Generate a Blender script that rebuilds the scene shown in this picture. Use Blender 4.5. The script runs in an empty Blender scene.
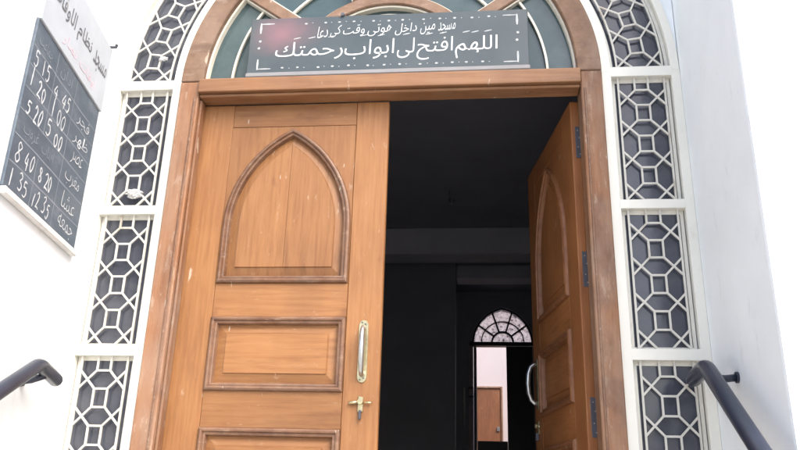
import bpy, bmesh, math, random
from mathutils import Vector, Matrix
random.seed(7)
R = math.radians
sc = bpy.context.scene
C = sc.collection
PI = math.pi

# ------------------------------------------------------------------ camera
def set_camera():
    f, yaw, pitch, roll = 770.1, 0.1116, 0.3507, 0.0291
    cy, sy, cp, sp = math.cos(yaw), math.sin(yaw), math.cos(pitch), math.sin(pitch)
    fw = Vector((-sy*cp, cy*cp, sp)); r = Vector((cy, sy, 0)); u = r.cross(fw)
    r2 = r*math.cos(roll) + u*math.sin(roll); u2 = -r*math.sin(roll) + u*math.cos(roll)
    m = Matrix((r2, u2, -fw)).transposed().to_4x4()
    m.translation = (0.3656, -2.6088, 0.60)
    cd = bpy.data.cameras.new('camera'); co = bpy.data.objects.new('camera', cd); C.objects.link(co)
    co.matrix_world = m
    cd.sensor_width = 36; cd.lens = f/800*36; cd.clip_start = 0.05; cd.clip_end = 2000
    sc.camera = co
set_camera()

# ------------------------------------------------------------------ light
SUN_EL, SUN_AZ = R(48), R(42)          # azimuth measured from the street (-y) towards the right (+x)
SKY_STRENGTH, SUN_STRENGTH, EXPOSURE = 0.15, 1.5, 1.32
w = bpy.data.worlds.new('World'); sc.world = w; w.use_nodes = True
nt = w.node_tree; bg = nt.nodes['Background']
sky = nt.nodes.new('ShaderNodeTexSky'); sky.sky_type = 'NISHITA'; sky.sun_disc = False
sky.sun_elevation = SUN_EL; sky.sun_rotation = PI - SUN_AZ
sky.air_density = 1.0; sky.dust_density = 4.0; sky.ozone_density = 1.0
nt.links.new(sky.outputs[0], bg.inputs[0]); bg.inputs[1].default_value = SKY_STRENGTH
sd = bpy.data.lights.new('sun', 'SUN'); so = bpy.data.objects.new('sun', sd); C.objects.link(so)
sd.energy = SUN_STRENGTH; sd.angle = R(42); sd.color = (1.0, 0.96, 0.90)
dirv = Vector((math.sin(SUN_AZ)*math.cos(SUN_EL), -math.cos(SUN_AZ)*math.cos(SUN_EL), math.sin(SUN_EL)))
so.rotation_euler = dirv.to_track_quat('Z', 'Y').to_euler(); so.location = (4, -6, 8)
vs = sc.view_settings; vs.view_transform = 'Standard'; vs.look = 'None'; vs.gamma = 1; vs.exposure = EXPOSURE
vs.use_curve_mapping = False

# ------------------------------------------------------------------ materials
def mat(name):
    m = bpy.data.materials.new(name); m.use_nodes = True
    return m, m.node_tree, m.node_tree.nodes['Principled BSDF']
def N(nt, t, **kw):
    n = nt.nodes.new(t)
    for k, v in kw.items(): setattr(n, k, v)
    return n
def noise(nt, scale, detail=4, rough=.55, mapscale=(1, 1, 1), coord='Object'):
    tc = N(nt, 'ShaderNodeTexCoord'); mp = N(nt, 'ShaderNodeMapping'); mp.inputs['Scale'].default_value = mapscale
    no = N(nt, 'ShaderNodeTexNoise'); no.inputs['Scale'].default_value = scale
    no.inputs['Detail'].default_value = detail; no.inputs['Roughness'].default_value = rough
    nt.links.new(tc.outputs[coord], mp.inputs[0]); nt.links.new(mp.outputs[0], no.inputs['Vector'])
    return no
def ramp(nt, src, stops):
    r = N(nt, 'ShaderNodeValToRGB'); e = r.color_ramp.elements
    while len(e) < len(stops): e.new(.5)
    for i, (p, c) in enumerate(stops):
        e[i].position = p; e[i].color = (*c, 1) if len(c) == 3 else c
    nt.links.new(src, r.inputs[0]); return r
def mix(nt, fac, a, b, mode='MIX'):
    m = N(nt, 'ShaderNodeMix', data_type='RGBA', blend_type=mode)
    if isinstance(fac, float): m.inputs[0].default_value = fac
    else: nt.links.new(fac, m.inputs[0])
    for i, s in ((6, a), (7, b)):
        if isinstance(s, tuple): m.inputs[i].default_value = (*s, 1)
        else: nt.links.new(s, m.inputs[i])
    return m.outputs[2]
def bump(nt, b, src, strength=.2, dist=.004):
    bp = N(nt, 'ShaderNodeBump'); bp.inputs['Strength'].default_value = strength; bp.inputs['Distance'].default_value = dist
    nt.links.new(src, bp.inputs['Height']); nt.links.new(bp.outputs[0], b.inputs['Normal'])

def wood(name, axis, dark, mid, light, wear=(.50, .40, .31), wear_amt=.60, rough=.5, grey=0.0, knot=.63, stain=.5):
    m, nt, b = mat(name)
    s = {'x': (1.2, 14, 22), 'z': (22, 14, 1.2), 'a': (8, 8, 8)}[axis]
    g = noise(nt, 3.2, 8, .62, s)
    g2 = noise(nt, 14, 5, .6, s)
    base = ramp(nt, g.outputs[0], [(.28, dark), (.47, mid), (.72, light)])
    fine = ramp(nt, g2.outputs[0], [(.32, (.86, .84, .83)), (.66, (1, 1, 1))])
    c = mix(nt, .55, base.outputs[0], fine.outputs[0], 'MULTIPLY')
    big = noise(nt, 2.3, 3, .5, (1.6, 1, 1))
    tone = ramp(nt, big.outputs[0], [(.30, (.74, .69, .66)), (.70, (1.10, 1.08, 1.02))])
    c = mix(nt, .8, c, tone.outputs[0], 'MULTIPLY')
    kn = noise(nt, 7, 3, .6, (1, 1, .55) if axis == 'z' else (.55, 1, 1))
    kr = ramp(nt, kn.outputs[0], [(knot, (0, 0, 0)), (knot+.10, (.75, .75, .75))])
    c = mix(nt, kr.outputs[0], c, (dark[0]*.62, dark[1]*.52, dark[2]*.5))
    wn = noise(nt, 13, 9, .78, (3.0, 2, .7) if axis == 'z' else (.7, 2, 3.0))
    wr = ramp(nt, wn.outputs[0], [(wear_amt, (0, 0, 0)), (wear_amt+.10, (.65, .65, .65))])
    c = mix(nt, wr.outputs[0], c, wear)
    if grey > 0:
        gn = noise(nt, 5, 6, .65, (1, 1, .5))
        gr = ramp(nt, gn.outputs[0], [(.38, (0, 0, 0)), (.66, (grey, grey, grey))])
        c = mix(nt, gr.outputs[0], c, (.30, .215, .165))
    # dark weather stains running along the grain, and short pale scratches across it
    sn = noise(nt, 4.5, 7, .7, (3.2, 2, .55) if axis == 'z' else (.55, 2, 3.2))
    sr = ramp(nt, sn.outputs[0], [(.54, (0, 0, 0)), (.72, (stain, stain, stain))])
    c = mix(nt, sr.outputs[0], c, (dark[0]*.55, dark[1]*.52, dark[2]*.55))
    xn = noise(nt, 26, 3, .5, (1.6, 1, .35)); xr = ramp(nt, xn.outputs[0], [(.705, (0, 0, 0)), (.74, (.7, .7, .7))])
    c = mix(nt, xr.outputs[0], c, (.50, .42, .34))
    oi = N(nt, 'ShaderNodeObjectInfo')
    ov = ramp(nt, oi.outputs['Random'], [(0, (.85, .83, .80)), (1, (1.08, 1.06, 1.03))])
    c = mix(nt, 1.0, c, ov.outputs[0], 'MULTIPLY')
    nt.links.new(c, b.inputs['Base Color'])
    rr = ramp(nt, g2.outputs[0], [(.3, (rough-.06,)*3), (.7, (rough+.14,)*3)])
    nt.links.new(rr.outputs[0], b.inputs['Roughness'])
    bump(nt, b, g2.outputs[0], .25, .0015)
    return m
M = {}
D, MI, L = (.225, .098, .034), (.290, .135, .050), (.335, .170, .070)
M['wood_v'] = wood('varnished wood upright grain', 'z', D, MI, L)
M['wood_h'] = wood('varnished wood level grain', 'x', D, MI, L)
M['mould'] = wood('worn wood moulding', 'a', (.115, .050, .026), (.175, .082, .042), (.24, .128, .070), (.40, .31, .25), .565, .45, .38, .60, .6)
D2, M2_, L2 = (.195, .082, .036), (.258, .118, .054), (.31, .158, .080)
M['rmould'] = wood('red brown moulding', 'a', (.165, .058, .020), (.24, .092, .032), (.30, .135, .058), (.40, .31, .25), .60, .45, .12)
M['frame_v'] = wood('weathered frame wood upright grain', 'z', D2, M2_, L2, (.42, .33, .26), .555, .58, .6, .57, .7)
M['frame_h'] = wood('weathered frame wood level grain', 'x', (.20, .088, .036), (.27, .128, .055), (.33, .175, .085), (.42, .33, .27), .64, .5, .15)
M['arch'] = wood('sun bleached arch wood', 'a', (.135, .072, .042), (.185, .105, .064), (.24, .148, .096), (.34, .27, .22), .58, .6, .55, .60, .6)
M['rwood_v'] = wood('red brown wood upright grain', 'z', (.235, .085, .026), (.31, .122, .040), (.36, .160, .062), (.38, .28, .20), .61, .45)
M['rwood_h'] = wood('red brown wood level grain', 'x', (.235, .085, .026), (.31, .122, .040), (.36, .160, .062), (.38, .28, .20), .61, .45)

def paint(name, col, var=.06, rough=.6, dirt=None, dirt_at=.62, scale=3.0, bmp=.15):
    m, nt, b = mat(name)
    n1 = noise(nt, scale, 5, .6)
    lo = tuple(c*(1-var) for c in col); hi = tuple(min(c*(1+var*.4), .9) for c in col)
    c = ramp(nt, n1.outputs[0], [(.3, lo), (.7, hi)]).outputs[0]
    if dirt:
        n2 = noise(nt, 11, 8, .72, (1.4, 1.4, .5))
        f = ramp(nt, n2.outputs[0], [(dirt_at, (0, 0, 0)), (dirt_at+.14, (.8, .8, .8))])
        c = mix(nt, f.outputs[0], c, dirt)
    nt.links.new(c, b.inputs['Base Color']); b.inputs['Roughness'].default_value = rough
    n3 = noise(nt, 60, 4, .6); bump(nt, b, n3.outputs[0], bmp, .002)
    return m
M['plaster'] = paint('white limewash plaster', (.80, .84, .865), .07, .8, (.66, .70, .72), .58)
M['surround'] = paint('cream white gloss paint', (.77, .755, .685), .06, .45, (.50, .46, .38), .60)
M['lattice'] = paint('white painted iron lattice', (.60, .58, .52), .10, .5, (.34, .27, .20), .57, 8)
M['bead'] = paint('pale putty bead', (.70, .66, .56), .1, .5, (.40, .32, .25), .62, 10)
M['hall'] = paint('dim hall paint', (.33, .33, .37), .1, .7)
M['hall_beam'] = paint('hall beam paint', (.60, .60, .64), .1, .7)
M['concrete'] = paint('pale concrete', (.42, .41, .39), .2, .85, (.25, .24, .22), .58, 4, .4)
M['tile'] = paint('worn terrazzo', (.48, .45, .41), .15, .5, (.3, .27, .24), .6, 6, .1)
M['lip'] = paint('dull grey aluminium lip', (.24, .235, .24), .1, .4, (.25, .22, .2), .6, 10)
M['rail'] = paint('dark navy enamel paint', (.026, .033, .054), .2, .28, (.07, .065, .065), .62, 12, .1)
M['steel'] = paint('aged dark hinge steel', (.075, .08, .10), .2, .4, (.16, .14, .12), .62, 20)
M['tray'] = paint('dusty white tray paint', (.72, .72, .70), .12, .6, (.42, .42, .42), .55, 9)
M['header_paint'] = paint('pale grey header paint', (.46, .50, .55), .08, .6, None, .6, 9)
M['white_print'] = paint('white sign paint', (.60, .62, .63), .12, .5, None, .62, 20)
M['border'] = paint('thin white border paint', (.42, .44, .45), .2, .5, None, .6, 20)
M['chalk'] = paint('chalk', (.55, .58, .61), .12, .95, None, .6, 30)
M['chalk_faint'] = paint('faint chalk', (.24, .27, .31), .2, .95, None, .6, 30)
M['grey_print'] = paint('faded grey lettering', (.13, .135, .15), .2, .6, (.6, .6, .6), .6, 20)
M['pink_print'] = paint('faded pink lettering', (.70, .52, .60), .1, .6, (.76, .76, .76), .52, 20)
M['paper'] = paint('crumpled white rag', (.52, .52, .52), .1, .9, None, .6, 12)
M['cream_wall'] = paint('pale pink wall paint', (.48, .42, .43), .05, .8)
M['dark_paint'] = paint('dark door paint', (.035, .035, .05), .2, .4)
M['brown_door'] = wood('plain brown door wood', 'z', (.16, .06, .025), (.22, .085, .035), (.27, .11, .05))

def glass(name, col, rough=.04, smear=.25, dust=(.22, .22, .22)):
    m, nt, b = mat(name)
    n1 = noise(nt, 6, 7, .65)
    f = ramp(nt, n1.outputs[0], [(.45, (0, 0, 0)), (.85, (smear, smear, smear))])
    c = mix(nt, f.outputs[0], col, dust)
    nt.links.new(c, b.inputs['Base Color'])
    r = ramp(nt, n1.outputs[0], [(.35, (rough,)*3), (.75, (rough+.22,)*3)])
    nt.links.new(r.outputs[0], b.inputs['Roughness'])
    b.inputs['IOR'].default_value = 1.52; b.inputs['Specular IOR Level'].default_value = .5
    return m
M['pane'] = glass('dusty tinted window glass', (.058, .063, .082), .05, .5, (.15, .155, .17))
M['fan_pane'] = glass('teal tinted fanlight glass', (.050, .080, .086), .05, .5, (.12, .16, .165))

def make_frosted():
    m, nt, b = mat('frosted patterned glass')
    n1 = noise(nt, 30, 6, .8)
    c = ramp(nt, n1.outputs[0], [(.36, (.14, .13, .13)), (.46, (.80, .79, .80)), (.60, (.97, .97, .97))]).outputs[0]
    tr = N(nt, 'ShaderNodeBsdfTranslucent'); nt.links.new(c, tr.inputs[0])
    tp = N(nt, 'ShaderNodeBsdfTransparent'); nt.links.new(c, tp.inputs[0])
    mx = N(nt, 'ShaderNodeMixShader'); mx.inputs[0].default_value = .25
    nt.links.new(tp.outputs[0], mx.inputs[1]); nt.links.new(tr.outputs[0], mx.inputs[2])
    nt.links.new(mx.outputs[0], nt.nodes['Material Output'].inputs[0])
    b.inputs['Base Color'].default_value = (.6, .58, .6, 1); b.inputs['Roughness'].default_value = .2
    return m
M['frosted'] = make_frosted()
def make_slate():
    m, nt, b = mat('dusty chalkboard slate')
    n1 = noise(nt, 5, 7, .7, (1, 1, 2.2))
    c = ramp(nt, n1.outputs[0], [(.28, (.055, .077, .108)), (.55, (.088, .115, .150)), (.8, (.17, .20, .24))]).outputs[0]
    nt.links.new(c, b.inputs['Base Color']); b.inputs['Roughness'].default_value = .5
    return m
M['slate'] = make_slate()
def make_sign():
    m, nt, b = mat('faded blue grey sign paint')
    n1 = noise(nt, 4, 6, .6)
    c = ramp(nt, n1.outputs[0], [(.3, (.048, .064, .072)), (.7, (.072, .090, .098))]).outputs[0]
    # soft pink reflection painted into the board colour at its left end
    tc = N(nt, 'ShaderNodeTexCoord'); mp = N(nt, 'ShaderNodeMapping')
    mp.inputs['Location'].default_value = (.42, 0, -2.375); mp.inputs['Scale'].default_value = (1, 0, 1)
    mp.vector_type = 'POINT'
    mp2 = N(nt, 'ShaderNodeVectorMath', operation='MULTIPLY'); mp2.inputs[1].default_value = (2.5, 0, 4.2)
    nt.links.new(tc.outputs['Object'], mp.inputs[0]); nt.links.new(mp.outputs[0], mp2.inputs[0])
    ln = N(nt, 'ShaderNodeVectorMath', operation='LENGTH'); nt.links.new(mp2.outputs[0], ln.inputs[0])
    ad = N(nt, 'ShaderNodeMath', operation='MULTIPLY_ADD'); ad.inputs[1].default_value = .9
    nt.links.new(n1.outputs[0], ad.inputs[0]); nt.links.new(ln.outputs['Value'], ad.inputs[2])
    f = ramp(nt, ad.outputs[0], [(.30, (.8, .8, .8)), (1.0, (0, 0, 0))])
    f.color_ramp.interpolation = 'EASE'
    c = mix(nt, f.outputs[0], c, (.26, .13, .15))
    nt.links.new(c, b.inputs['Base Color']); b.inputs['Roughness'].default_value = .32
    return m
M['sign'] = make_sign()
def metal(name, col, rough):
    m, nt, b = mat(name); n1 = noise(nt, 25, 5, .6)
    c = ramp(nt, n1.outputs[0], [(.3, tuple(x*.6 for x in col)), (.65, col)]).outputs[0]
    nt.links.new(c, b.inputs['Base Color']); b.inputs['Metallic'].default_value = .9; b.inputs['Roughness'].default_value = rough
    return m
M['brass'] = metal('tarnished pale brass', (.66, .58, .36), .32)
M['chrome'] = metal('dull steel', (.62, .63, .62), .3)

# ------------------------------------------------------------------ mesh helpers
class MB:
    def __init__(s): s.v = []; s.f = []
    def add(s, vs, fs):
        o = len(s.v); s.v += [tuple(v) for v in vs]; s.f += [tuple(i+o for i in f) for f in fs]; return s
    def box(s, x0, x1, y0, y1, z0, z1):
        return s.add([(x0, y0, z0), (x1, y0, z0), (x1, y1, z0), (x0, y1, z0), (x0, y0, z1), (x1, y0, z1), (x1, y1, z1), (x0, y1, z1)],
                     [(0, 3, 2, 1), (4, 5, 6, 7), (0, 1, 5, 4), (1, 2, 6, 5), (2, 3, 7, 6), (3, 0, 4, 7)])
    def hexa(s, p):   # 8 points, bottom ring then top ring
        return s.add(p, [(0, 3, 2, 1), (4, 5, 6, 7), (0, 1, 5, 4), (1, 2, 6, 5), (2, 3, 7, 6), (3, 0, 4, 7)])
    def band(s, cz, r0, r1, a0, a1, y0, y1, n=48, cx=0.0):   # arc band in the xz plane
        ring = []
        for i in range(n+1):
            a = a0+(a1-a0)*i/n; c, q = math.cos(a), math.sin(a)
            ring.append([(cx+r0*c, y0, cz+r0*q), (cx+r1*c, y0, cz+r1*q), (cx+r1*c, y1, cz+r1*q), (cx+r0*c, y1, cz+r0*q)])
        vs = [p for k in ring for p in k]; fs = []
        for i in range(n):
            o = i*4; q = o+4
            for k in range(4): fs.append((o+k, o+(k+1) % 4, q+(k+1) % 4, q+k))
        fs += [(3, 2, 1, 0), (n*4, n*4+1, n*4+2, n*4+3)]
        return s.add(vs, fs)
    def bar(s, p, q, wd, y0, y1):   # straight flat bar in the xz plane from p to q
        dx, dz = q[0]-p[0], q[1]-p[1]; l = math.hypot(dx, dz) or 1; nx, nz = -dz/l*wd/2, dx/l*wd/2
        a, b, c, d = (p[0]+nx, p[1]+nz), (q[0]+nx, q[1]+nz), (q[0]-nx, q[1]-nz), (p[0]-nx, p[1]-nz)
        return s.hexa([(k[0], y0, k[1]) for k in (a, b, c, d)]+[(k[0], y1, k[1]) for k in (a, b, c, d)])
    def tube(s, pts, rad, n=14, caps=True):
        pts = [Vector(p) for p in pts]; rads = rad if isinstance(rad, (list, tuple)) else [rad]*len(pts)
        t0 = (pts[1]-pts[0]).normalized(); up = Vector((0, 0, 1)) if abs(t0.z) < .9 else Vector((1, 0, 0))
        nrm = t0.cross(up).normalized(); vs = []; prev = t0
        for i, p in enumerate(pts):
            t = ((pts[i+1]-p).normalized() if i == 0 else (p-pts[i-1]).normalized() if i == len(pts)-1 else ((pts[i+1]-p).normalized()+(p-pts[i-1]).normalized()).normalized())
            nrm = (nrm - t*nrm.dot(t)).normalized(); b = t.cross(nrm)
            for k in range(n):
                a = 2*PI*k/n; vs.append(p+(nrm*math.cos(a)+b*math.sin(a))*rads[i])
        fs = []
        for i in range(len(pts)-1):
            for k in range(n): fs.append((i*n+k, i*n+(k+1) % n, (i+1)*n+(k+1) % n, (i+1)*n+k))
        if caps: fs += [tuple(range(n-1, -1, -1)), tuple(range((len(pts)-1)*n, len(pts)*n))]
        return s.add(vs, fs)
    def poly(s, pts, y0, y1):   # extruded convex-ish polygon in the xz plane
        n = len(pts); vs = [(a, y0, b) for a, b in pts]+[(a, y1, b) for a, b in pts]
        fs = [tuple(range(n)), tuple(range(2*n-1, n-1, -1))]+[(i, i+n, (i+1) % n+n, (i+1) % n) for i in range(n)]
        return s.add(vs, fs)
    def build(s, name, m, parent=None, bevel=0.0, smooth=False, seg=1):
        me = bpy.data.meshes.new(name); me.from_pydata(s.v, [], s.f); me.update()
        bm = bmesh.new(); bm.from_mesh(me); bmesh.ops.recalc_face_normals(bm, faces=bm.faces)
        if bevel > 0:
            ed = [e for e in bm.edges if len(e.link_faces) == 2 and e.calc_face_angle(0) > R(35)]
            bmesh.ops.bevel(bm, geom=ed, offset=bevel, segments=seg, affect='EDGES', profile=.6)
        bm.to_mesh(me); bm.free()
        if smooth:
            for p in me.polygons: p.use_smooth = True
        me.materials.append(M[m] if isinstance(m, str) else m)
        o = bpy.data.objects.new(name, me); C.objects.link(o)
        if parent: o.parent = parent
        return o
def box(*a): return MB().box(*a)
def thing(name, label, cat, loc=(0, 0, 0), rz=0.0, group=None):
    o = bpy.data.objects.new(name, None); C.objects.link(o); o.empty_display_size = .1
    o.location = loc; o.rotation_euler = (0, 0, rz); return tag(o, label, cat, group)
def tag(o, label, cat, group=None, kind=None):
    if label: o['label'] = label
    if cat: o['category'] = cat
    if group: o['group'] = group
    if kind: o['kind'] = kind
    return o

# ------------------------------------------------------------------ lettering helpers
FORMS = {  # letter: (isolated, final, initial, medial); no initial = does not join onwards
 'ا': (0xFE8D, 0xFE8E), 'ب': (0xFE8F, 0xFE90, 0xFE91, 0xFE92), 'ت': (0xFE95, 0xFE96, 0xFE97, 0xFE98),
 'ج': (0xFE9D, 0xFE9E, 0xFE9F, 0xFEA0), 'ح': (0xFEA1, 0xFEA2, 0xFEA3, 0xFEA4), 'خ': (0xFEA5, 0xFEA6, 0xFEA7, 0xFEA8),
 'د': (0xFEA9, 0xFEAA), 'ر': (0xFEAD, 0xFEAE), 'س': (0xFEB1, 0xFEB2, 0xFEB3, 0xFEB4), 'ش': (0xFEB5, 0xFEB6, 0xFEB7, 0xFEB8),
 'ص': (0xFEB9, 0xFEBA, 0xFEBB, 0xFEBC), 'ظ': (0xFEC5, 0xFEC6, 0xFEC7, 0xFEC8), 'ع': (0xFEC9, 0xFECA, 0xFECB, 0xFECC),
 'غ': (0xFECD, 0xFECE, 0xFECF, 0xFED0), 'ف': (0xFED1, 0xFED2, 0xFED3, 0xFED4), 'ق': (0xFED5, 0xFED6, 0xFED7, 0xFED8),
 'ك': (0xFED9, 0xFEDA, 0xFEDB, 0xFEDC), 'ل': (0xFEDD, 0xFEDE, 0xFEDF, 0xFEE0), 'م': (0xFEE1, 0xFEE2, 0xFEE3, 0xFEE4),
 'ن': (0xFEE5, 0xFEE6, 0xFEE7, 0xFEE8), 'ه': (0xFEE9, 0xFEEA, 0xFEEB, 0xFEEC), 'و': (0xFEED, 0xFEEE),
 'ي': (0xFEF1, 0xFEF2, 0xFEF3, 0xFEF4), 'ى': (0xFEEF, 0xFEF0), 'ط': (0xFEC1, 0xFEC2, 0xFEC3, 0xFEC4), 'ض': (0xFEBD, 0xFEBE, 0xFEBF, 0xFEC0)}
def shape(word):
    out = []
    for i, ch in enumerate(word):
        if ch not in FORMS: out.append(ch); continue
        f = FORMS[ch]
        jp = i > 0 and word[i-1] in FORMS and len(FORMS[word[i-1]]) == 4
        jn = len(f) == 4 and i+1 < len(word) and word[i+1] in FORMS
        out.append(chr(f[3] if jp and jn else f[1] if jp else f[2] if jn else f[0]))
    return ''.join(out[::-1])
def text_shapes(body, fat=.0):
    cu = bpy.data.curves.new('lettering', 'FONT'); cu.body = body; cu.offset = fat; cu.resolution_u = 4
    ob = bpy.data.objects.new('lettering', cu); C.objects.link(ob)
    dg = bpy.context.evaluated_depsgraph_get(); dg.update()
    me = bpy.data.meshes.new_from_object(ob.evaluated_get(dg))
    vs = [tuple(v.co[:2]) for v in me.vertices]; fs = [tuple(p.vertices) for p in me.polygons]
    C.objects.unlink(ob); bpy.data.objects.remove(ob); bpy.data.curves.remove(cu); bpy.data.meshes.remove(me)
    return vs, fs
class Print:
    """flat lettering gathered in (u,v) and placed by a function (u,v)->xyz"""
    def __init__(s): s.v = []; s.f = []
    def word(s, word, u0, u1, v0, v1, fat=.02, shear=0.0, rise=0.0, arabic=True):
        vs, fs = text_shapes(shape(word) if arabic else word, fat)
        xs = [a for a, _ in vs]; ys = [b for _, b in vs]; a0, a1, b0, b1 = min(xs), max(xs), min(ys), max(ys)
        o = len(s.v)
        for a, b in vs:
            tx, ty = (a-a0)/(a1-a0), (b-b0)/(b1-b0)
            s.v.append((u0+(u1-u0)*tx+shear*(ty-.4)*(v1-v0), v0+(v1-v0)*ty+rise*(tx-.5)))
        s.f += [tuple(i+o for i in f) for f in fs]
    def stroke(s, pts, wd, taper=.7):
        n = len(pts); o = len(s.v)
        for i, p in enumerate(pts):
            q0, q1 = pts[max(i-1, 0)], pts[min(i+1, n-1)]
            dx, dy = q1[0]-q0[0], q1[1]-q0[1]; l = math.hypot(dx, dy) or 1
            h = wd/2*(1-(1-taper)*abs(2*i/(n-1)-1))*random.uniform(.85, 1.15)
            s.v += [(p[0]-dy/l*h, p[1]+dx/l*h), (p[0]+dy/l*h, p[1]-dx/l*h)]
        s.f += [(o+2*i, o+2*i+1, o+2*i+3, o+2*i+2) for i in range(n-1)]
    def dot(s, u, v, a, b):
        n = 10; o = len(s.v)
        s.v += [(u+a*math.cos(2*PI*k/n)*random.uniform(.85, 1.1), v+b*math.sin(2*PI*k/n)*random.uniform(.85, 1.1)) for k in range(n)]
        s.f.append(tuple(o+k for k in range(n)))
    def build(s, name, m, parent, fn):
        par = list(range(len(s.v)))
        def find(i):
            while par[i] != i: par[i] = par[par[i]]; i = par[i]
            return i
        for f in s.f:
            for i in f[1:]: par[find(i)] = find(f[0])
        ids = {}
        for i in range(len(s.v)): ids.setdefault(find(i), len(ids))
        me = bpy.data.meshes.new(name); me.from_pydata([fn(*p, .00012*(ids[find(i)] % 9)) for i, p in enumerate(s.v)], [], s.f); me.update(); me.materials.append(M[m])
        ob = bpy.data.objects.new(name, me); C.objects.link(ob); ob.parent = parent; return ob
def smooth_path(pts, k=5):
    out = []; n = len(pts)
    for i in range(n-1):
        p0, p1, p2, p3 = pts[max(i-1, 0)], pts[i], pts[i+1], pts[min(i+2, n-1)]
        for j in range(k):
            t = j/k; q = []
            for d in (0, 1):
                a, b, c, e = p0[d], p1[d], p2[d], p3[d]
                q.append(.5*(2*b+(c-a)*t+(2*a-5*b+4*c-e)*t*t+(3*b-a-3*c+e)*t**3))
            out.append(tuple(q))
    return out+[pts[-1]]
DIG = {'0': [[(.5, 1), (.15, .75), (.1, .35), (.45, 0), (.85, .3), (.85, .75), (.5, 1)]], '1': [[(.5, 1), (.48, .5), (.5, 0)]],
 '2': [[(.1, .8), (.45, 1), (.8, .78), (.5, .4), (.1, .02)], [(.1, .02), (.5, .08), (.95, .03)]],
 '3': [[(.12, .9), (.5, 1), (.78, .8), (.4, .55)], [(.4, .55), (.85, .35), (.6, .03), (.1, .08)]],
 '4': [[(.55, 1), (.1, .4), (.95, .38)], [(.7, .75), (.66, 0)]],
 '5': [[(.85, .98), (.25, .95), (.2, .58)], [(.2, .58), (.65, .62), (.85, .3), (.55, .02), (.1, .1)]],
 '8': [[(.75, .85), (.45, 1), (.2, .8), (.5, .52), (.85, .22), (.5, 0), (.15, .22), (.5, .52), (.8, .78), (.75, .85)]]}
def digits(pr, txt, u, v, h, wd, st):   # chalk digits centred at (u,v)
    n = len(txt); adv = wd*1.25; x = u-(n-1)*adv/2-wd/2
    for ch in txt:
        if ch != ' ':
            jx, jy = random.uniform(-.003, .003), random.uniform(-.006, .006); kx, ky, sl = random.uniform(.8, 1.15), random.uniform(.75, 1.1), random.uniform(-.003, .010)
            for stf in DIG[ch]:
                pr.stroke(smooth_path([(x+jx+a*wd*kx+sl*b+random.uniform(-.0015, .0015), v-h/2+jy+b*h*ky+random.uniform(-.0015, .0015)) for a, b in stf]), st, .7)
        x += adv

# ------------------------------------------------------------------ ground and steps
CZ = 2.175                                # springing height shared by every arch of the entrance
g = MB().box(-60, 60, -90, 60, -1.60, -0.956).build('ground', 'concrete'); tag(g, None, None, kind='structure')
st = thing('entrance_steps', 'pale terrazzo steps rising to the wooden double door', 'steps', (0, -.4, -.96))
for i in range(6):
    o = box(-1.105, 1.105, -.42-.27*(i+1), -.42-.27*i if i else .12, -.96, -.004-.16*i).build('step', 'tile', None, .008)
    o.parent = st; o.matrix_parent_inverse = Matrix.Translation((0, .4, .96))

# ------------------------------------------------------------------ the building
bl = thing('mosque_building', 'white plastered building with a recessed arched entrance and dark hall', 'building', (0, 0, -.96))
def bpart(o): o.parent = bl; o.matrix_parent_inverse = Matrix.Translation((0, 0, .96)); return o
XW, RS = 1.113, 1.113
mb = MB(); n = 64; arc = [(RS*math.cos(PI*i/n), CZ+RS*math.sin(PI*i/n)) for i in range(n+1)]
for i in range(n):                        # spandrel wall above the arched surround
    a, b = arc[i], arc[i+1]
    for y in (0.004, .30):
        mb.add([(a[0], y, a[1]), (b[0], y, b[1]), (b[0], y, 6.0), (a[0], y, 6.0)], [(0, 1, 2, 3)])
    mb.add([(a[0], .004, a[1]), (b[0], .004, b[1]), (b[0], .30, b[1]), (a[0], .30, a[1])], [(0, 1, 2, 3)])
bpart(mb.build('front_wall', 'plaster'))
bpart(box(XW+.002, 5.5, -.60, .30, -.96, 6.0).build('right_return_wall', 'plaster', None, .012, seg=2))
TH = R(9.2)                               # the left return wall is splayed
ln = 1.30
p0 = Vector((-1.114, .0)); p1 = p0+Vector((math.sin(TH), -math.cos(TH)))*ln
mb = MB().hexa([(p0.x, .30, -.96), (p0.x, 0, -.96), (p1.x, p1.y, -.96), (-5.5, p1.y, -.96)]+[(p0.x, .30, 6), (p0.x, 0, 6), (p1.x, p1.y, 6), (-5.5, p1.y, 6)])
mb.v.append((-5.5, .30, -.96)); mb.v.append((-5.5, .30, 6)); 
mb.f = [(0, 1, 5, 4), (1, 2, 6, 5), (2, 3, 7, 6), (3, 8, 9, 7), (8, 0, 4, 9), (4, 5, 6, 7, 9), (0, 8, 3, 2, 1)]
bpart(mb.build('left_return_wall', 'plaster'))
# dark prayer hall behind the door
HC, FY = 3.08, 6.5
bpart(box(-4, 4, .125, 12.0, -.9, -.02).build('hall_floor', 'hall'))
bpart(box(-4, 4, .31, FY+.25, HC, HC+.2).build('hall_ceiling', 'hall'))
bpart(box(-4.2, -4, .31, 12, -1, HC+.2).build('hall_wall', 'hall'))
bpart(box(4, 4.2, .31, 12, -1, HC+.2).build('hall_wall', 'hall'))
bpart(box(-4, 4, 4.2, 4.5, 2.82, HC-.002).build('ceiling_beam', 'hall_beam', None, .01))
bpart(box(.095, 4, 5.4, 5.65, 2.93, HC-.002).build('ceiling_beam', 'hall_beam', None, .01))
bpart(box(-4, .09, 5.35, 5.6, -.02, HC-.002).build('partition_wall', 'hall'))
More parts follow.
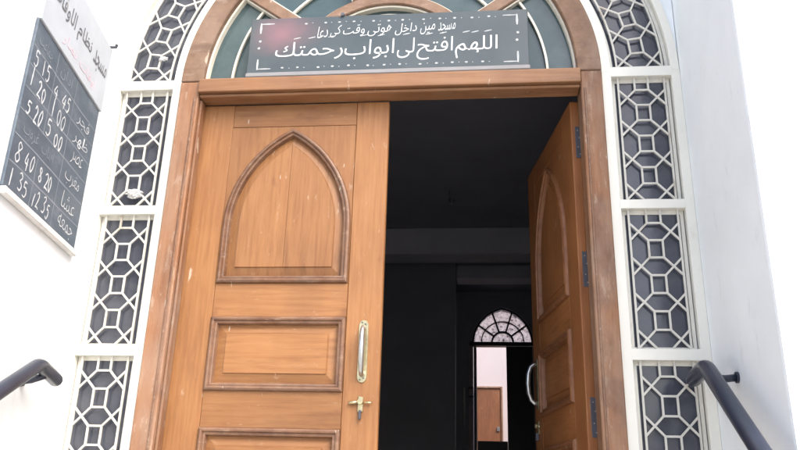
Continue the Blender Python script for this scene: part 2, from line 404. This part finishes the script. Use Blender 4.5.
# inner front wall lining so that no daylight leaks round the surround
bpart(box(-4, -1.08, .302, .36, -.02, HC).build('wall_lining', 'hall'))
bpart(box(1.08, 4, .302, .36, -.02, HC).build('wall_lining', 'hall'))
bpart(box(-1.08, 1.08, .302, .36, 2.45, HC).build('wall_lining', 'hall'))
bpart(box(-5.5, 5.5, .31, FY+.25, HC+.21, HC+.4).build('roof', 'plaster'))
# rear wall with the inner doorway
DX0, DX1, DT = .248, .968, 2.448; DC = (DX0+DX1)/2
def inner_arch(d, n=16):
    hw = (DX1-DX0)/2-d; rr = .436-d; pts = []
    Rr = (rr*rr+hw*hw)/(2*hw)
    a1 = math.acos((Rr-hw)/Rr)
    for i in range(n+1): a = a1*i/n; pts.append((DC-hw+Rr-Rr*math.cos(a), DT+d*.2+Rr*math.sin(a)))
    return pts+[(2*DC-x, z) for x, z in pts[-2::-1]]
mb = MB()
mb.box(-4, DX0, FY, FY+.2, -.02, HC-.002).box(DX1, 4, FY, FY+.2, -.02, HC-.002)
ap = inner_arch(0)
for i in range(len(ap)-1):
    a, b = ap[i], ap[i+1]
    mb.hexa([(a[0], FY, a[1]), (b[0], FY, b[1]), (b[0], FY+.2, b[1]), (a[0], FY+.2, a[1])]+[(a[0], FY, HC-.002), (b[0], FY, HC-.002), (b[0], FY+.2, HC-.002), (a[0], FY+.2, HC-.002)])
bpart(mb.build('rear_wall', 'hall'))
# open yard beyond
bpart(box(-2, 3, 9.4, 9.6, -.02, 5.0).build('yard_wall', 'cream_wall'))
bpart(box(-2, 3, FY+.26, 9.39, 0.0, .01).build('yard_floor', 'tile'))

idr = thing('inner_doorway', 'dark inner doorway at the back of the hall with one leaf open', 'doorway', (DC, FY, 0))
def ipart(o, par=None): 
    o.parent = par or idr
    if par is None: o.matrix_parent_inverse = Matrix.Translation((-DC, -FY, 0))
    return o
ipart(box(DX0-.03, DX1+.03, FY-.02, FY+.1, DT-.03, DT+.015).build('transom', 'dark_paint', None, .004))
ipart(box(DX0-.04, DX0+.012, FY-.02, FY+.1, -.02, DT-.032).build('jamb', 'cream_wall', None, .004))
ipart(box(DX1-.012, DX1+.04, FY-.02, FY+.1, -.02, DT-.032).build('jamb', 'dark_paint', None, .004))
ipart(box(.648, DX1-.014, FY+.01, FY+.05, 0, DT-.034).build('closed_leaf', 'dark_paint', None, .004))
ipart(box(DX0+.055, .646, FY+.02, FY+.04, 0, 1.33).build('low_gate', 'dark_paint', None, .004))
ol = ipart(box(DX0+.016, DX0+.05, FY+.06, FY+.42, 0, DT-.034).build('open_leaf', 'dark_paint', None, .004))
ipart(MB().tube([(.155, FY-.05, 1.45), (.155, FY-.05, 1.92)], .012).build('pull_bar', 'surround', None, smooth=True))
for z in (1.82, 1.92): ipart(box(.20, .262, FY-.035, FY-.021, z-.012, z+.012).build('hinge', 'steel'))
fl = ipart(MB().build('fanlight_frame', 'dark_paint')) if False else None
mb = MB()
outer = inner_arch(.0); inn = inner_arch(.022)
for i in range(len(outer)-1):
    a, b, c, d = outer[i], outer[i+1], inn[i+1], inn[i]
    mb.hexa([(k[0], FY+.03, k[1]) for k in (a, b, c, d)]+[(k[0], FY+.08, k[1]) for k in (a, b, c, d)])
for k in range(1, 5):
    a = PI*k/5; L_ = .40 if k in (2, 3) else .37
    mb.bar((DC+.12*math.cos(a), DT+.02+.12*math.sin(a)), (DC+L_*math.cos(a), DT+.02+L_*math.sin(a)), .018, FY+.03, FY+.08)
mb.band(DT+.02, .115, .135, 0, PI, FY+.032, FY+.078, 20, DC)
mb.band(DT+.02, .245, .256, 0, PI, FY+.034, FY+.076, 24, DC)
fr = ipart(mb.build('fanlight_frame', 'dark_paint'))
pts = inner_arch(.012); 
ipart(MB().poly(pts, FY+.05, FY+.056).build('fanlight_pane', 'frosted'))
# brown door in the yard wall
yd = thing('yard_door', 'plain brown door in the pale wall seen through the inner doorway', 'door', (.465, 9.4, 0))
def ypart(o): o.parent = yd; o.matrix_parent_inverse = Matrix.Translation((-.465, -9.4, 0)); return o
ypart(box(.285, .635, 9.35, 9.395, 0.011, 2.33).build('door_panel', 'brown_door', None, .004))
ypart(box(.255, .283, 9.33, 9.395, 0.011, 2.36).build('jamb', 'mould', None, .004))
ypart(box(.637, .665, 9.33, 9.395, 0.011, 2.36).build('jamb', 'mould', None, .004))
ypart(box(.284, .636, 9.33, 9.395, 2.332, 2.36).build('head', 'mould', None, .004))
ypart(box(.575, .615, 9.325, 9.349, 1.70, 1.76).build('lock_plate', 'chrome', None, .004))
# hook in the hall ceiling
hk = MB().tube([(.11, 3.3, HC), (.11, 3.3, HC-.10), (.125, 3.3, HC-.13), (.145, 3.3, HC-.12), (.15, 3.3, HC-.09)], .008, 8).build('ceiling_hook', 'chrome', None, smooth=True)
tag(hk, 'small metal hook hanging from the dark hall ceiling', 'hook')

# ------------------------------------------------------------------ white surround with lattice windows
su = thing('arched_surround', 'cream white arched surround of lattice windows framing the door', 'window surround', (0, 0, 0))
XF, XI, XO = .8255, .861, 1.082           # wood frame edge, window inner edge, window outer edge
rows = [(1.649, 2.151), (1.115, 1.615), (.577, 1.077), (.04, .54)]
YB = .10
for s in (-1, 1):
    xa = sorted((s*XF, s*XI)); xb = sorted((s*XO, s*1.1145))
    box(xa[0], xa[1], 0, YB, -.003, CZ).build('inner_mullion', 'surround', su, .0012)
    box(xb[0], xb[1], 0, YB, -.003, CZ).build('outer_mullion', 'surround', su, .0012)
    zs = [(2.151, 2.192), (1.615, 1.649), (1.077, 1.115), (.54, .577), (-.003, .04)]
    xs = sorted((s*(XI-.004), s*(XO+.004)))
    for z0, z1 in zs: box(xs[0], xs[1], -.0008, YB-.002, z0, z1).build('cross_bar', 'surround', su, .0012)
MB().band(CZ, XF, XI, 0, PI, .0005, YB, 96).build('inner_arch_band', 'surround', su, .0012)
MB().band(CZ, XO, 1.1135, 0, PI, .0005, YB, 96).build('outer_arch_band', 'surround', su, .0012)
BW, GY0, GY1 = .0070, .012, .018
HX, HS, SQ = .085, .0245, .0637           # half width of lattice, half width of squares, period half
def lattice(z0, z1, fn, mb, start_hex=True, n_per=4):
    """bars in local (x,t): t runs along the window; fn maps them to xz"""
    def b(p, q, k=1):
        pts = [(p[0]+(q[0]-p[0])*i/k, p[1]+(q[1]-p[1])*i/k) for i in range(k+1)]
        for i in range(k): mb.bar(fn(*pts[i]), fn(*pts[i+1]), BW, GY0+random.uniform(-.0006, .0006), GY1)
    for s in (-1, 1): b((s*HX, z0), (s*HX, z1), max(1, int((z1-z0)/.03)) if not start_hex else 1)
    t = z0+.003
    while t < z1-.02:
        th = t+SQ
        if th > z1+.001: break
        b((-HS, t), (HS, t)); b((-HS, th), (HS, th))
        for s in (-1, 1):
            b((s*HS, t), (s*HX, th)); b((s*HS, th), (s*HX, t))
            b((s*HS, th), (s*HS, min(th+SQ, z1)))
        t = th+SQ
def window(s, z0, z1, label):
    xc = s*(XI+XO)/2
    wn = MB().box(xc-.0955-.012, xc-.0955, .028, .040, z0, z1).box(xc+.0955, xc+.0955+.012, .028, .040, z0, z1)\
        .box(xc-.0955, xc+.0955, .028, .040, z1-.014, z1).box(xc-.0955, xc+.0955, .028, .040, z0, z0+.010).build('window', 'surround', su)
    if label: wn['label'] = label
    mb = MB(); lattice(z0, z1, lambda x, t: (xc+x, t), mb); mb.build('lattice', 'lattice', wn)
    box(xc-.108, xc+.108, .0325, .0365, z0, z1).build('pane', 'pane', wn)
for s, nm in ((-1, 'left'), (1, 'right')):
    for i, (z0, z1) in enumerate(rows): window(s, z0, z1, None)
RM = (XI+XO)/2
aw = MB().band(CZ, XI+.0005, XI+.013, 0, PI, .028, .040, 72).band(CZ, XO-.013, XO-.0005, 0, PI, .028, .040, 72).build('arch_window', 'surround', su)
mb = MB()
tl = PI*RM
def polar(x, t):
    a = t/RM; return ((RM+x)*math.cos(a), CZ+(RM+x)*math.sin(a))
z0t = .017
def arch_lattice(mb, t0, t1):
    for s in (-1, 1): mb.band(CZ, RM+s*HX-BW/2, RM+s*HX+BW/2, t0/RM, t1/RM, GY0, GY1, 60)
    t = t0+.004
    while t < t1-.02:
        th = t+SQ
        for a, b_ in (((-HS, t), (HS, t)), ((-HS, th), (HS, th))): mb.bar(polar(*a), polar(*b_), BW, GY0, GY1)
        for s in (-1, 1):
            mb.bar(polar(s*HS, t), polar(s*HX, th), BW, GY0+.0004, GY1); mb.bar(polar(s*HS, th), polar(s*HX, t), BW, GY0+.0006, GY1)
            if th+SQ < t1: mb.bar(polar(s*HS, th), polar(s*HS, th+SQ), BW, GY0+.0003, GY1)
        t = th+SQ
arch_lattice(mb, z0t, tl/2-.01); 
mb2 = MB(); arch_lattice(mb2, z0t, tl/2-.01)
mb.add([(-x, y, z) for x, y, z in mb2.v], mb2.f)
mb.build('lattice', 'lattice', aw)
MB().band(CZ, XI+.0005, XO-.0005, .0, PI, .0325, .0365, 72).build('pane', 'pane', aw)

# ------------------------------------------------------------------ wooden door frame with fanlight
df = thing('door_frame', 'weathered wooden door frame with arched fanlight above the lintel', 'door frame', (0, 0, 0))
XJ = .745
for s in (-1, 1):
    x = sorted((s*XJ, s*(XF-.0005)))
    j = box(x[0], x[1], -.014, .10, 0.0, CZ-.002).build('jamb', 'frame_v', df, .004)
    x = sorted((s*(XJ-.0005), s*(XJ-.011)))
    if s < 0: box(x[0], x[1], .004, .048, 0, 2.10).build('stop_bead', 'frame_v', j, .003)
    x = sorted((s*(XJ+.010), s*(XJ+.018))); box(x[0], x[1], -.0185, -.0135, 0, 2.10).build('bead', 'mould', j, .002)
lt = box(-XJ+.0005, XJ-.0005, -.030, .066, 2.118, 2.178).build('lintel', 'frame_h', df, .005, seg=2)
box(-XJ+.002, XJ-.002, -.012, .064, 2.105, 2.1175).build('lintel_bead', 'frame_h', lt, .004)
for s in (-1, 1):
    a0, a1 = (0, PI/2-.001) if s > 0 else (PI/2+.001, PI)
    MB().band(CZ, .735, XF-.0005, a0, a1, -.014, .10, 48).build('arch_head', 'arch', df, .004)
MB().band(CZ, .7265, .7345, 0.02, PI-.02, .010, .040, 72).build('glazing_bead', 'bead', df)
ang = [PI*k/5 for k in range(1, 5)]
for a in ang:
    c_, s_ = math.cos(a), math.sin(a)
    rb = MB().bar((.388*c_, CZ+.388*s_), (.738*c_, CZ+.738*s_), .050, -.002, .07).build('rib', 'arch', df, .004)
    mb = MB()
    for q in (-1, 1):
        ox, oz = -s_*q*.0285, c_*q*.0285
        mb.bar((.40*c_+ox, CZ+.40*s_+oz), (.724*c_+ox, CZ+.724*s_+oz), .0065, .010, .040)
    mb.build('glazing_bead', 'bead', rb)
rg = MB().band(CZ, .343, .390, 0.0, PI, -.004, .07, 48).build('fan_ring', 'arch', df, .004)
MB().band(CZ, .334, .3425, 0, PI, .008, .040, 48).band(CZ, .3905, .3975, 0, PI, .010, .040, 48).build('glazing_bead', 'bead', rg)
mb = MB()
for k in range(5):
    r_ = .628 if k % 2 == 0 else .518
    mb.band(CZ, r_-.0045, r_+.0045, PI*k/5+.045, PI*(k+1)/5-.045, .018, .030, 20)
for r_ in (.305, .27): mb.band(CZ, r_-.0035, r_+.0035, 0, PI, .018, .030, 30)
for k in range(1, 10):
    a = PI*k/10; mb.bar((.10*math.cos(a), CZ+.10*math.sin(a)), (.27*math.cos(a), CZ+.27*math.sin(a)), .006, .018, .030)
mb.build('glass_tracery', 'bead', df)
for k in range(5):
    MB().band(CZ, .37, .74, PI*k/5+.0, PI*(k+1)/5-.001, .034, .038, 16).build('pane', 'fan_pane', df)
MB().poly([(.36*math.cos(PI*i/24), CZ+.36*math.sin(PI*i/24)) for i in range(25)], .034, .038).build('pane', 'fan_pane', df)
# blind panel behind the fanlight and the windows (inner lining of the frame)
MB().poly([(1.09*math.cos(PI*i/32), CZ+.01+1.09*math.sin(PI*i/32)) for i in range(33)], .142, .15).build('backing', 'hall', df)
for s in (-1, 1):
    x = sorted((s*.80, s*1.09)); box(x[0], x[1], .142, .15, 0, CZ+.009).build('backing', 'hall', df)

# ------------------------------------------------------------------ door leaves
def arch_path(d, x0, x1, z0, zs, zt, n=18):
    """closed outline of a pointed arch panel inset by d"""
    xc = (x0+x1)/2; hw = (x1-x0)/2; h = zt-zs; Rr = (h*h+hw*hw)/(2*hw)
    r = Rr-d; cx = x0+Rr                      # centre of the left arc
    amax = math.acos(max(-1, min(1, (cx-xc)/r)))
    left = [(x0+d, z0+d), (x0+d, (z0+zs)/2)]+[(cx-r*math.cos(amax*i/n), zs+r*math.sin(amax*i/n)) for i in range(n+1)]
    return left+[(2*xc-x, z) for x, z in left[-2::-1]]
def rect_path(d, x0, x1, z0, z1):
    return [(x0+d, z0+d), (x0+d, z1-d), (x1-d, z1-d), (x1-d, z0+d)]
PROFILE = [(.0, .001), (.003, -.009), (.009, -.0125), (.014, -.0115), (.017, -.005), (.021, -.006), (.026, -.0045), (.030, .013)]
def sweep(path, prof):
    mb = MB(); rings = [[(x, y, z) for x, z in path(d)] for d, y in prof]; n = len(rings[0])
    vs = [p for r in rings for p in r]; fs = []
    for i in range(len(prof)-1):
        for k in range(n): fs.append((i*n+k, i*n+(k+1) % n, (i+1)*n+(k+1) % n, (i+1)*n+k))
    return mb.add(vs, fs)
def field(path, y0, y1, d0=.030, d1=.062):
    """bevelled raised field that closes the panel"""
    mb = sweep(path, [(d0-.002, .0135), (d0+.004, .0125), (d1-.004, y0), (d1, y0), (d1+.0015, y1)])
    return mb
def half_cap(path, d, y, lo, hi):
    pts = [(min(max(x, lo), hi), z) for x, z in path(d)]
    out = []
    for p in pts:
        if not out or (abs(p[0]-out[-1][0]) > 1e-6 or abs(p[1]-out[-1][1]) > 1e-6): out.append(p)
    return out
def board_with_hole(path, x0, x1, z0, z1, y):
    """flat board x0..x1,z0..z1 with the opening left out"""
    bm = bmesh.new(); hole = [bm.verts.new((x, y, z)) for x, z in path(-.0005)]
    outr = [bm.verts.new((x, y, z)) for x, z in ((x0, z0), (x0, z1), (x1, z1), (x1, z0))]
    ed = [bm.edges.new((hole[i], hole[(i+1) % len(hole)])) for i in range(len(hole))]+[bm.edges.new((outr[i], outr[(i+1) % 4])) for i in range(4)]
    res = bmesh.ops.triangle_fill(bm, edges=ed, use_beauty=True)
    mb = MB(); bm.verts.index_update(); vs = [v.co[:] for v in bm.verts]; fs = [[v.index for v in f.verts] for f in bm.faces]; bm.free()
    # keep only triangles outside the hole
    poly = path(-.0005)
    def inside(x, z):
        c = False; n = len(poly)
        for i in range(n):
            (xa, za), (xb, zb) = poly[i], poly[(i+1) % n]
            if (za > z) != (zb > z) and x < (xb-xa)*(z-za)/(zb-za)+xa: c = not c
        return c
    fs = [f for f in fs if not inside(sum(vs[i][0] for i in f)/3, sum(vs[i][2] for i in f)/3)]
    mb.add(vs, fs)
    ns = [(x0, z0), (x0, z1), (x1, z1), (x1, z0)]
    for i in range(4):
        a, b = ns[i], ns[(i+1) % 4]; mb.add([(a[0], y, a[1]), (b[0], y, b[1]), (b[0], y+.01, b[1]), (a[0], y+.01, a[1])], [(0, 1, 2, 3)])
    return mb
def make_leaf(name, label, W, sx, wv, wh, handle_grip_out=.045):
    """hinge at local x=0, free edge at x=sx*W, outside face at y=0 facing -y"""
    t = thing(name, label, 'door', (0, 0, 0), 0, 'double door leaves')
    T, G = .036, .0011
    def X(mb): 
        mb.v = [(sx*x, y, z) for x, y, z in mb.v]; return mb
    X(box(.001, W-.001, .014, T, .004, 2.098)).build('core', wv, t, .001)
    s0, s1 = .138, W-.128
    X(box(0, s0-G, 0, T-.003, 0.002, 2.10)).build('stile', wv, t, .0025)
    X(box(s1+G, W, 0, T-.003, 0.002, 2.10)).build('stile', wv, t, .0025)
    def rail(z0, z1): X(box(s0, s1, .0006, .0135, z0+G, z1-G)).build('rail', wh, t, .0015)
    px0, px1 = s0-.013, s1+.009
    specs = [('arch', 1.358, 1.989, 1.357, 2.000), ('rect', .966, 1.233, .945, 1.252), ('rect', .40, .842, .375, .862), ('rect', .10, .28, .085, .30)]
    rail(2.000, 2.10); rail(1.231, 1.358); rail(.840, .968); rail(.278, .402); rail(.002, .102)
    for kind, z0, z1, b0, b1 in specs:
        q0, q1 = s0+.004, s1-.004
        if kind == 'arch': path = lambda d, z0=z0, z1=z1: arch_path(d, s0+.002, s1-.002, z0, z0+.225, z1)
        else: path = lambda d, z0=z0, z1=z1: rect_path(d, s0-.0008, s1+.0008, z0, z1)
        if kind == 'arch': X(board_with_hole(path, s0, s1, b0, b1-G, .0008)).build('panel_surround', wv, t)
        X(sweep(path, PROFILE)).build('moulding', 'mould' if sx > 0 else 'rmould', t)
        pn = X(field(path, .006, .0015)).build('panel', wv if kind == 'arch' else wh, t)
        d1 = .0635; y1 = .0015
        if kind == 'arch':
            xs = [p[0] for p in path(d1)]; xc = (min(xs)+max(xs))/2
            for lo, hi in ((min(xs), xc-.0006), (xc+.0006, max(xs))):
                X(MB().poly(half_cap(path, d1, y1, lo, hi), y1, y1+.010)).build('plank', wv, pn)
        else: X(MB().poly(path(d1), y1, y1+.010)).build('plank', wh, pn)
    # pull handle
    hx = W-.062
    pl = []
    for k in range(24):
        a = 2*PI*k/24; cz = 1.198 if math.sin(a) > 0 else 1.022
        pl.append((hx+.0175*math.cos(a), cz+.0225*math.sin(a)))
    hd = X(MB().poly(pl, -.004, .0004)).build('handle', 'brass', t, .001)
    gp = [(hx, -.003, 1.192), (hx, -.016, 1.192), (hx, -.030, 1.180), (hx, -.040, 1.150), (hx, -.043, 1.110), (hx, -.040, 1.070), (hx, -.030, 1.040), (hx, -.016, 1.028), (hx, -.003, 1.028)]
    X(MB().tube(gp, [.0095, .0085, .0085, .0095, .0105, .0095, .0085, .0085, .0095], 12)).build('grip', 'chrome' , hd, smooth=True)
    for z in (1.211, 1.205, 1.009, 1.015):
        X(MB().tube([(hx+(.006 if z in (1.205, 1.015) else -.006), -.0055, z), (hx+(.006 if z in (1.205, 1.015) else -.006), -.003, z)], .0028, 8)).build('screw', 'steel', hd)
    # lock with its bolt
    lk = X(MB().poly([(hx-.010, .90), (hx+.009, .90), (hx+.010, .95), (hx-.009, .955)], -.006, .0004)).build('lock', 'brass', t, .002)
    X(MB().tube([(hx, -.018, .934), (hx, -.004, .934)], .0095, 14)).build('lock_cylinder', 'brass', lk, smooth=False)
    X(MB().tube([(hx-.040, -.008, .930), (hx-.010, -.008, .932)], .0055, 10)).build('bolt', 'brass', lk, smooth=True)
    X(MB().tube([(hx+.012, -.008, .932), (W-.022, -.008, .931)], .003, 10)).build('bolt', 'brass', lk, smooth=True)
    X(box(hx-.004, hx+.004, -.015, -.003, .875, .906)).build('latch_tab', 'steel', lk, .0015)
    for z in (1.925, 1.42, .90):
        X(box(-.0022, -.0002, T-.022, T+.003, z-.066, z+.066)).build('hinge', 'steel', t, .0006)
        hg = t.children[-1]
        X(MB().tube([(-.003, T+.004, z-.066), (-.003, T+.004, z+.066)], .0045, 10)).build('hinge_pin', 'steel', hg, smooth=True)
        for k in (-.05, -.02, .02, .05): X(MB().tube([(-.0032, T-.013+(.006 if k in (-.05, .02) else 0), z+k), (-.0020, T-.013+(.006 if k in (-.05, .02) else 0), z+k)], .0026, 8)).build('screw', 'chrome', hg)
    return t
lf = make_leaf('door_leaf', 'closed pale orange wooden door leaf with brass handle, left of the dark opening', .762, 1, 'wood_v', 'wood_h')
lf.location = (-.751, .055, 0)
rf = make_leaf('door_leaf', 'red brown wooden door leaf swung open into the dark hall', .745, -1, 'rwood_v', 'rwood_h')
ANG = R(80.5); T = .036; pv = Vector((.749, .098))
off = Vector((0, -T)); ca, sa = math.cos(-ANG), math.sin(-ANG)
rf.rotation_euler = (0, 0, -ANG); rf.location = (pv.x+off.x*ca-off.y*sa, pv.y+off.x*sa+off.y*ca, 0)

# ------------------------------------------------------------------ sign over the door
sg = thing('prayer_sign', 'long blue grey board with white Arabic lettering standing on the lintel', 'sign', (0, -.016, 2.18))
def spart(o): o.parent = sg; o.matrix_parent_inverse = Matrix.Translation((0, .016, -2.18)); return o
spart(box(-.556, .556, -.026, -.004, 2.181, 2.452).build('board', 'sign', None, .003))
spart(box(-.558, .558, -.0295, -.002, 2.1795, 2.1985).build('bottom_lip', 'lip', None, .003))
spart(MB().tube([(-.18, -.034, 2.455), (-.18, -.02, 2.453)], .008, 10).build('nail', 'steel'))
pr = Print()
SF = lambda u, v, h=0.0: (u, -.0264-h, v)
def word(*a):
    q = Print(); q.word(*a); spart(q.build('word', 'white_print', None, SF))
Z = lambda row: 2.452-row*.271               # row: 0 top edge .. 1 bottom edge of the board
MAIN = [('اللهم', .272, .435), ('افتح', .122, .262), ('لى', .045, .112), ('ابواب', -.165, .032), ('رحمتك', -.445, -.172)]
TOP = [('مسجد', .205, .272), ('ميں'.replace('ں', 'ن'), .135, .192), ('داخل', .035, .120), ('هوتے'.replace('ے', 'ى'), -.075, .022), ('وقت', -.175, -.088), ('كى', -.225, -.185), ('دعا', -.278, -.236)]
for wd, a, b in MAIN:
    lo = {'رحمتك': .745, 'ابواب': .76, 'افتح': .80, 'اللهم': .79, 'لى': .76}[wd]
    word(wd, a, b, Z(lo), Z(.43), -.004, .05, .004)
for i, (wd, a, b) in enumerate(TOP):
    word(wd, a, b, Z(.37), Z(.17), -.006, .12, .006)
for u, r in ((.40, .36), (.35, .37), (.315, .365), (.225, .37), (.17, .38), (.08, .37), (-.02, .375), (-.09, .37), (-.22, .37), (-.30, .375), (-.36, .38)):
    pr.stroke([(u-.014, Z(r)), (u, Z(r)+.003), (u+.014, Z(r)+.006)], .005, .6)
def c_(): return random.uniform(-.002, .002)
for u in (-.330, -.250, -.193, -.133, -.052, .006, .064, .148, .210, .270, .340, .404):
    pr.dot(u+c_(), Z(.115)+c_(), .0062, .0040); pr.dot(u+.027+c_(), Z(.112)+c_(), .0026, .0018)
for u in (-.410, -.350, -.268, -.208, -.147, -.070, -.005, .055, .138, .200, .262, .314, .378):
    pr.dot(u+c_(), Z(.865)+c_(), .0062, .0040); pr.dot(u+.025+c_(), Z(.865)+c_(), .0026, .0018)
for sx in (-1, 1):
    for top in (0, 1):
        z = Z(.10) if top else Z(.875); d = -1 if top else 1
        u = sx*.513
        pr.stroke([(u, z), (u-sx*.03, z), (u-sx*.055, z)], .006, .5)
        pr.stroke([(u, z-d*.004), (u, z+d*.025), (u, z+d*.045)], .009, .6)
    for r in (.40, .52): pr.dot(sx*.513+c_(), Z(r), .0055, .0055)
spart(tag(pr.build('border_marks', 'border', None, SF), None, None, kind='stuff'))

# ------------------------------------------------------------------ prayer time board on the splayed wall
tb = thing('timetable_board', 'slate chalkboard of prayer times with white header on the left wall', 'notice board', (-1.114, 0, 1.43), 0)
axis = Vector((-math.sin(TH), math.cos(TH), 0)); nrm = Vector((math.cos(TH), math.sin(TH), 0))
org = Vector((-1.112, 0, 1.43))-axis*.729      # near bottom corner of the slate (u=0)
def bw(u, v, h=0.0): p = org+axis*u+nrm*h; return (p.x, p.y, 1.43+v)
def bbox(u0, u1, v0, v1, h0, h1, name, m, bev=.002):
    mb = MB().hexa([bw(u0, v0, h0), bw(u1, v0, h0), bw(u1, v0, h1), bw(u0, v0, h1), bw(u0, v1, h0), bw(u1, v1, h0), bw(u1, v1, h1), bw(u0, v1, h1)])
    return tpart(mb.build(name, m, None, bev))
def tpart(o): o.parent = tb; o.matrix_parent_inverse = Matrix.Translation((1.114, 0, -1.43)); return o
bbox(0, .602, 0, .56, -.001, .008, 'slate', 'slate')
bbox(.0, .610, .5605, .835, -.001, .014, 'header', 'header_paint')
bbox(.0, .604, -.024, -.001, -.001, .020, 'chalk_tray', 'tray', .004)
tpart(MB().tube([bw(.595, .840, 0), bw(.595, .842, .03), bw(.590, .852, .035)], .006, 8).build('hook', 'steel'))
BF = lambda u, v, h=0.0: bw(u, v, .0088+h)
HF = lambda u, v, h=0.0: bw(u, v, .0147+h)
fa = Print()
for v in (.085, .172, .254, .33, .405, .47): fa.stroke([(.004+.598*i/8, v+random.uniform(-.002, .002)) for i in range(9)], .0042, .9)
for u, a, b in ((.182, .0, .165), (.182, .25, .55), (.362, .0, .55)): fa.stroke([(u+random.uniform(-.002, .002), a+(b-a)*i/8) for i in range(9)], .004, .9)
tpart(tag(fa.build('chalk_ruling', 'chalk_faint', None, lambda u, v, h=0.0: bw(u, v, .0084+h*.3)), None, None, kind='stuff'))
for txt, u, v in (('1', .035, .368), ('20', .112, .366), ('5', .046, .285), ('20', .125, .285), ('8', .046, .128), ('40', .130, .128), ('1', .035, .045), ('35', .118, .045),
                  ('4', .214, .432), ('45', .300, .434), ('1', .212, .364), ('00', .288, .362), ('5', .212, .287), ('00', .296, .288), ('8', .222, .128), ('20', .286, .128), ('12', .222, .043), ('35', .300, .043), ('5', .04, .435), ('15', .115, .437)):
    q = Print(); k = random.uniform(.9, 1.1)
    digits(q, txt, u, v+random.uniform(-.003, .003), .058*k, (.028 if len(txt) > 1 else .032)*k, random.uniform(.0055, .0075))
    tpart(q.build('chalk_numeral', 'chalk', None, BF))
def cword(wd, a, b, c, d, fat, sh, m, fn=BF, nm='chalk_word'):
    q = Print(); q.word(wd, a, b, c, d, fat, sh, random.uniform(-.006, .006)); tpart(q.build(nm, m, None, fn))
cword('جماعت', .03, .14, .482, .532, -.012, .1, 'chalk_faint'); cword('ادان', .215, .32, .482, .532, -.012, .1, 'chalk_faint')
cword('غروب', .05, .16, .185, .235, -.012, .1, 'chalk_faint'); cword('افتاب', .19, .29, .185, .235, -.012, .1, 'chalk_faint')
for wd, v in (('فجر', .437), ('ظهر', .367), ('عصر', .292), ('مغرب', .212), ('عشا', .128), ('جمعه', .044)):
    cword(wd, .41+random.uniform(-.01, .02), .54+random.uniform(-.02, .02), v-.028, v+.03, -.016, .15, 'chalk')
for wd, a, b in (('مسجد', .44, .585), ('نظام', .27, .41), ('الاوقات', .04, .245)): cword(wd, a, b, .665, .745, .006, .1, 'grey_print', HF, 'header_word')
for wd, a, b in (('اوقات', .33, .50), ('نمار', .17, .30)): cword(wd, a, b, .585, .635, -.005, .1, 'pink_print', HF, 'header_word')

# ------------------------------------------------------------------ handrails
def bend(pts, k=8, r=.05):
    """round the corners of a polyline"""
    P_ = [Vector(p) for p in pts]; out = [P_[0]]
    for i in range(1, len(P_)-1):
        a, b, c = P_[i-1], P_[i], P_[i+1]; d0 = (a-b).normalized(); d1 = (c-b).normalized()
        s, e = b+d0*r, b+d1*r
        for j in range(k+1):
            t = j/k; out.append(s*(1-t)**2+b*2*t*(1-t)+e*t*t)
    return out+[P_[-1]]
def rail(label, pts, rad, brackets, r):
    base = pts[0]
    t = thing('handrail', label, 'handrail', (base[0], base[1], -.96), 0, 'handrails beside the steps')
    inv = Matrix.Translation((-base[0], -base[1], .96))
    path = bend(pts, 8, r)
    e = path[-1]; dv = (e-path[-2]).normalized()
    rads = [rad]*len(path)
    for k in range(1, 5): path.append(e+dv*rad*math.sin(k/4*PI/2)*.9); rads.append(max(rad*math.cos(k/4*PI/2), .001))
    o = MB().tube(path, rads, 20).build('tube', 'rail', t, smooth=True); o.matrix_parent_inverse = inv
    for (p, q) in brackets:
        p, q = Vector(p), Vector(q); d = (q-p).normalized()
        o = MB().tube([p, p+(q-p)*.55+Vector((0, 0, -.004)), q], .011, 12).build('bracket', 'rail', t, smooth=True); o.matrix_parent_inverse = inv
        o = MB().tube([q-d*.005, q+d*.004], .017, 20).build('wall_plate', 'rail', t); o.matrix_parent_inverse = inv
    return t
def lw(y, off): # point on the left wall at depth y, standing off the plaster
    return Vector((-1.114, 0, 0))+axis*(y/math.cos(TH))+nrm*off
def lp(y, off, z): p = lw(y, off); return (p.x, p.y, z)
rail('dark navy handrail in front of the blank white wall below the chalkboard', [lp(-2.3, .07, -.02+.04), lp(-.385, .07, .980), lp(-.235, .07, .955)], .0215,
     [(lp(-.325, .07, .955), lp(-.325, .0, .935)), (lp(-1.3, .07, .48), lp(-1.3, .0, .45))], .03)
rail('dark navy handrail crossing the lattice window beside the open leaf', [(1.035, -2.3, -.46), (1.035, -.205, 1.022), (1.035, -.05, 1.008)], .0245,
     [((1.035, -.235, .985), (1.113, -.235, .985)), ((1.035, -1.2, .25), (1.113, -.59, .25))][:1], .03)

# ------------------------------------------------------------------ bits caught in the lattice
def rag(label, x, z, s, seed):
    rnd = random.Random(seed); bm = bmesh.new(); bmesh.ops.create_icosphere(bm, subdivisions=3, radius=1)
    for v in bm.verts:
        k = 1+.30*math.sin(v.co.x*7+seed)*math.cos(v.co.z*8+v.co.y*5)+.15*math.sin(v.co.z*14+v.co.x*11)+rnd.uniform(-.09, .09)
        v.co = Vector((v.co.x*s*1.25*k, v.co.y*s*.45*k, v.co.z*s*.75*k))
    me = bpy.data.meshes.new('crumpled_rag'); bm.to_mesh(me); bm.free(); me.materials.append(M['paper'])
    o = bpy.data.objects.new('crumpled_rag', me); C.objects.link(o); o.location = (x, GY0-s*.25, z)
    return tag(o, label, 'rag', 'rags caught in the lattice')
rag('white crumpled rag stuck in the foot of the upright lattice beside the chalkboard', -.955, 1.700, .024, 3)
rag('small white scrap stuck in the arched lattice above the chalkboard side', -.925, 2.300, .013, 5)
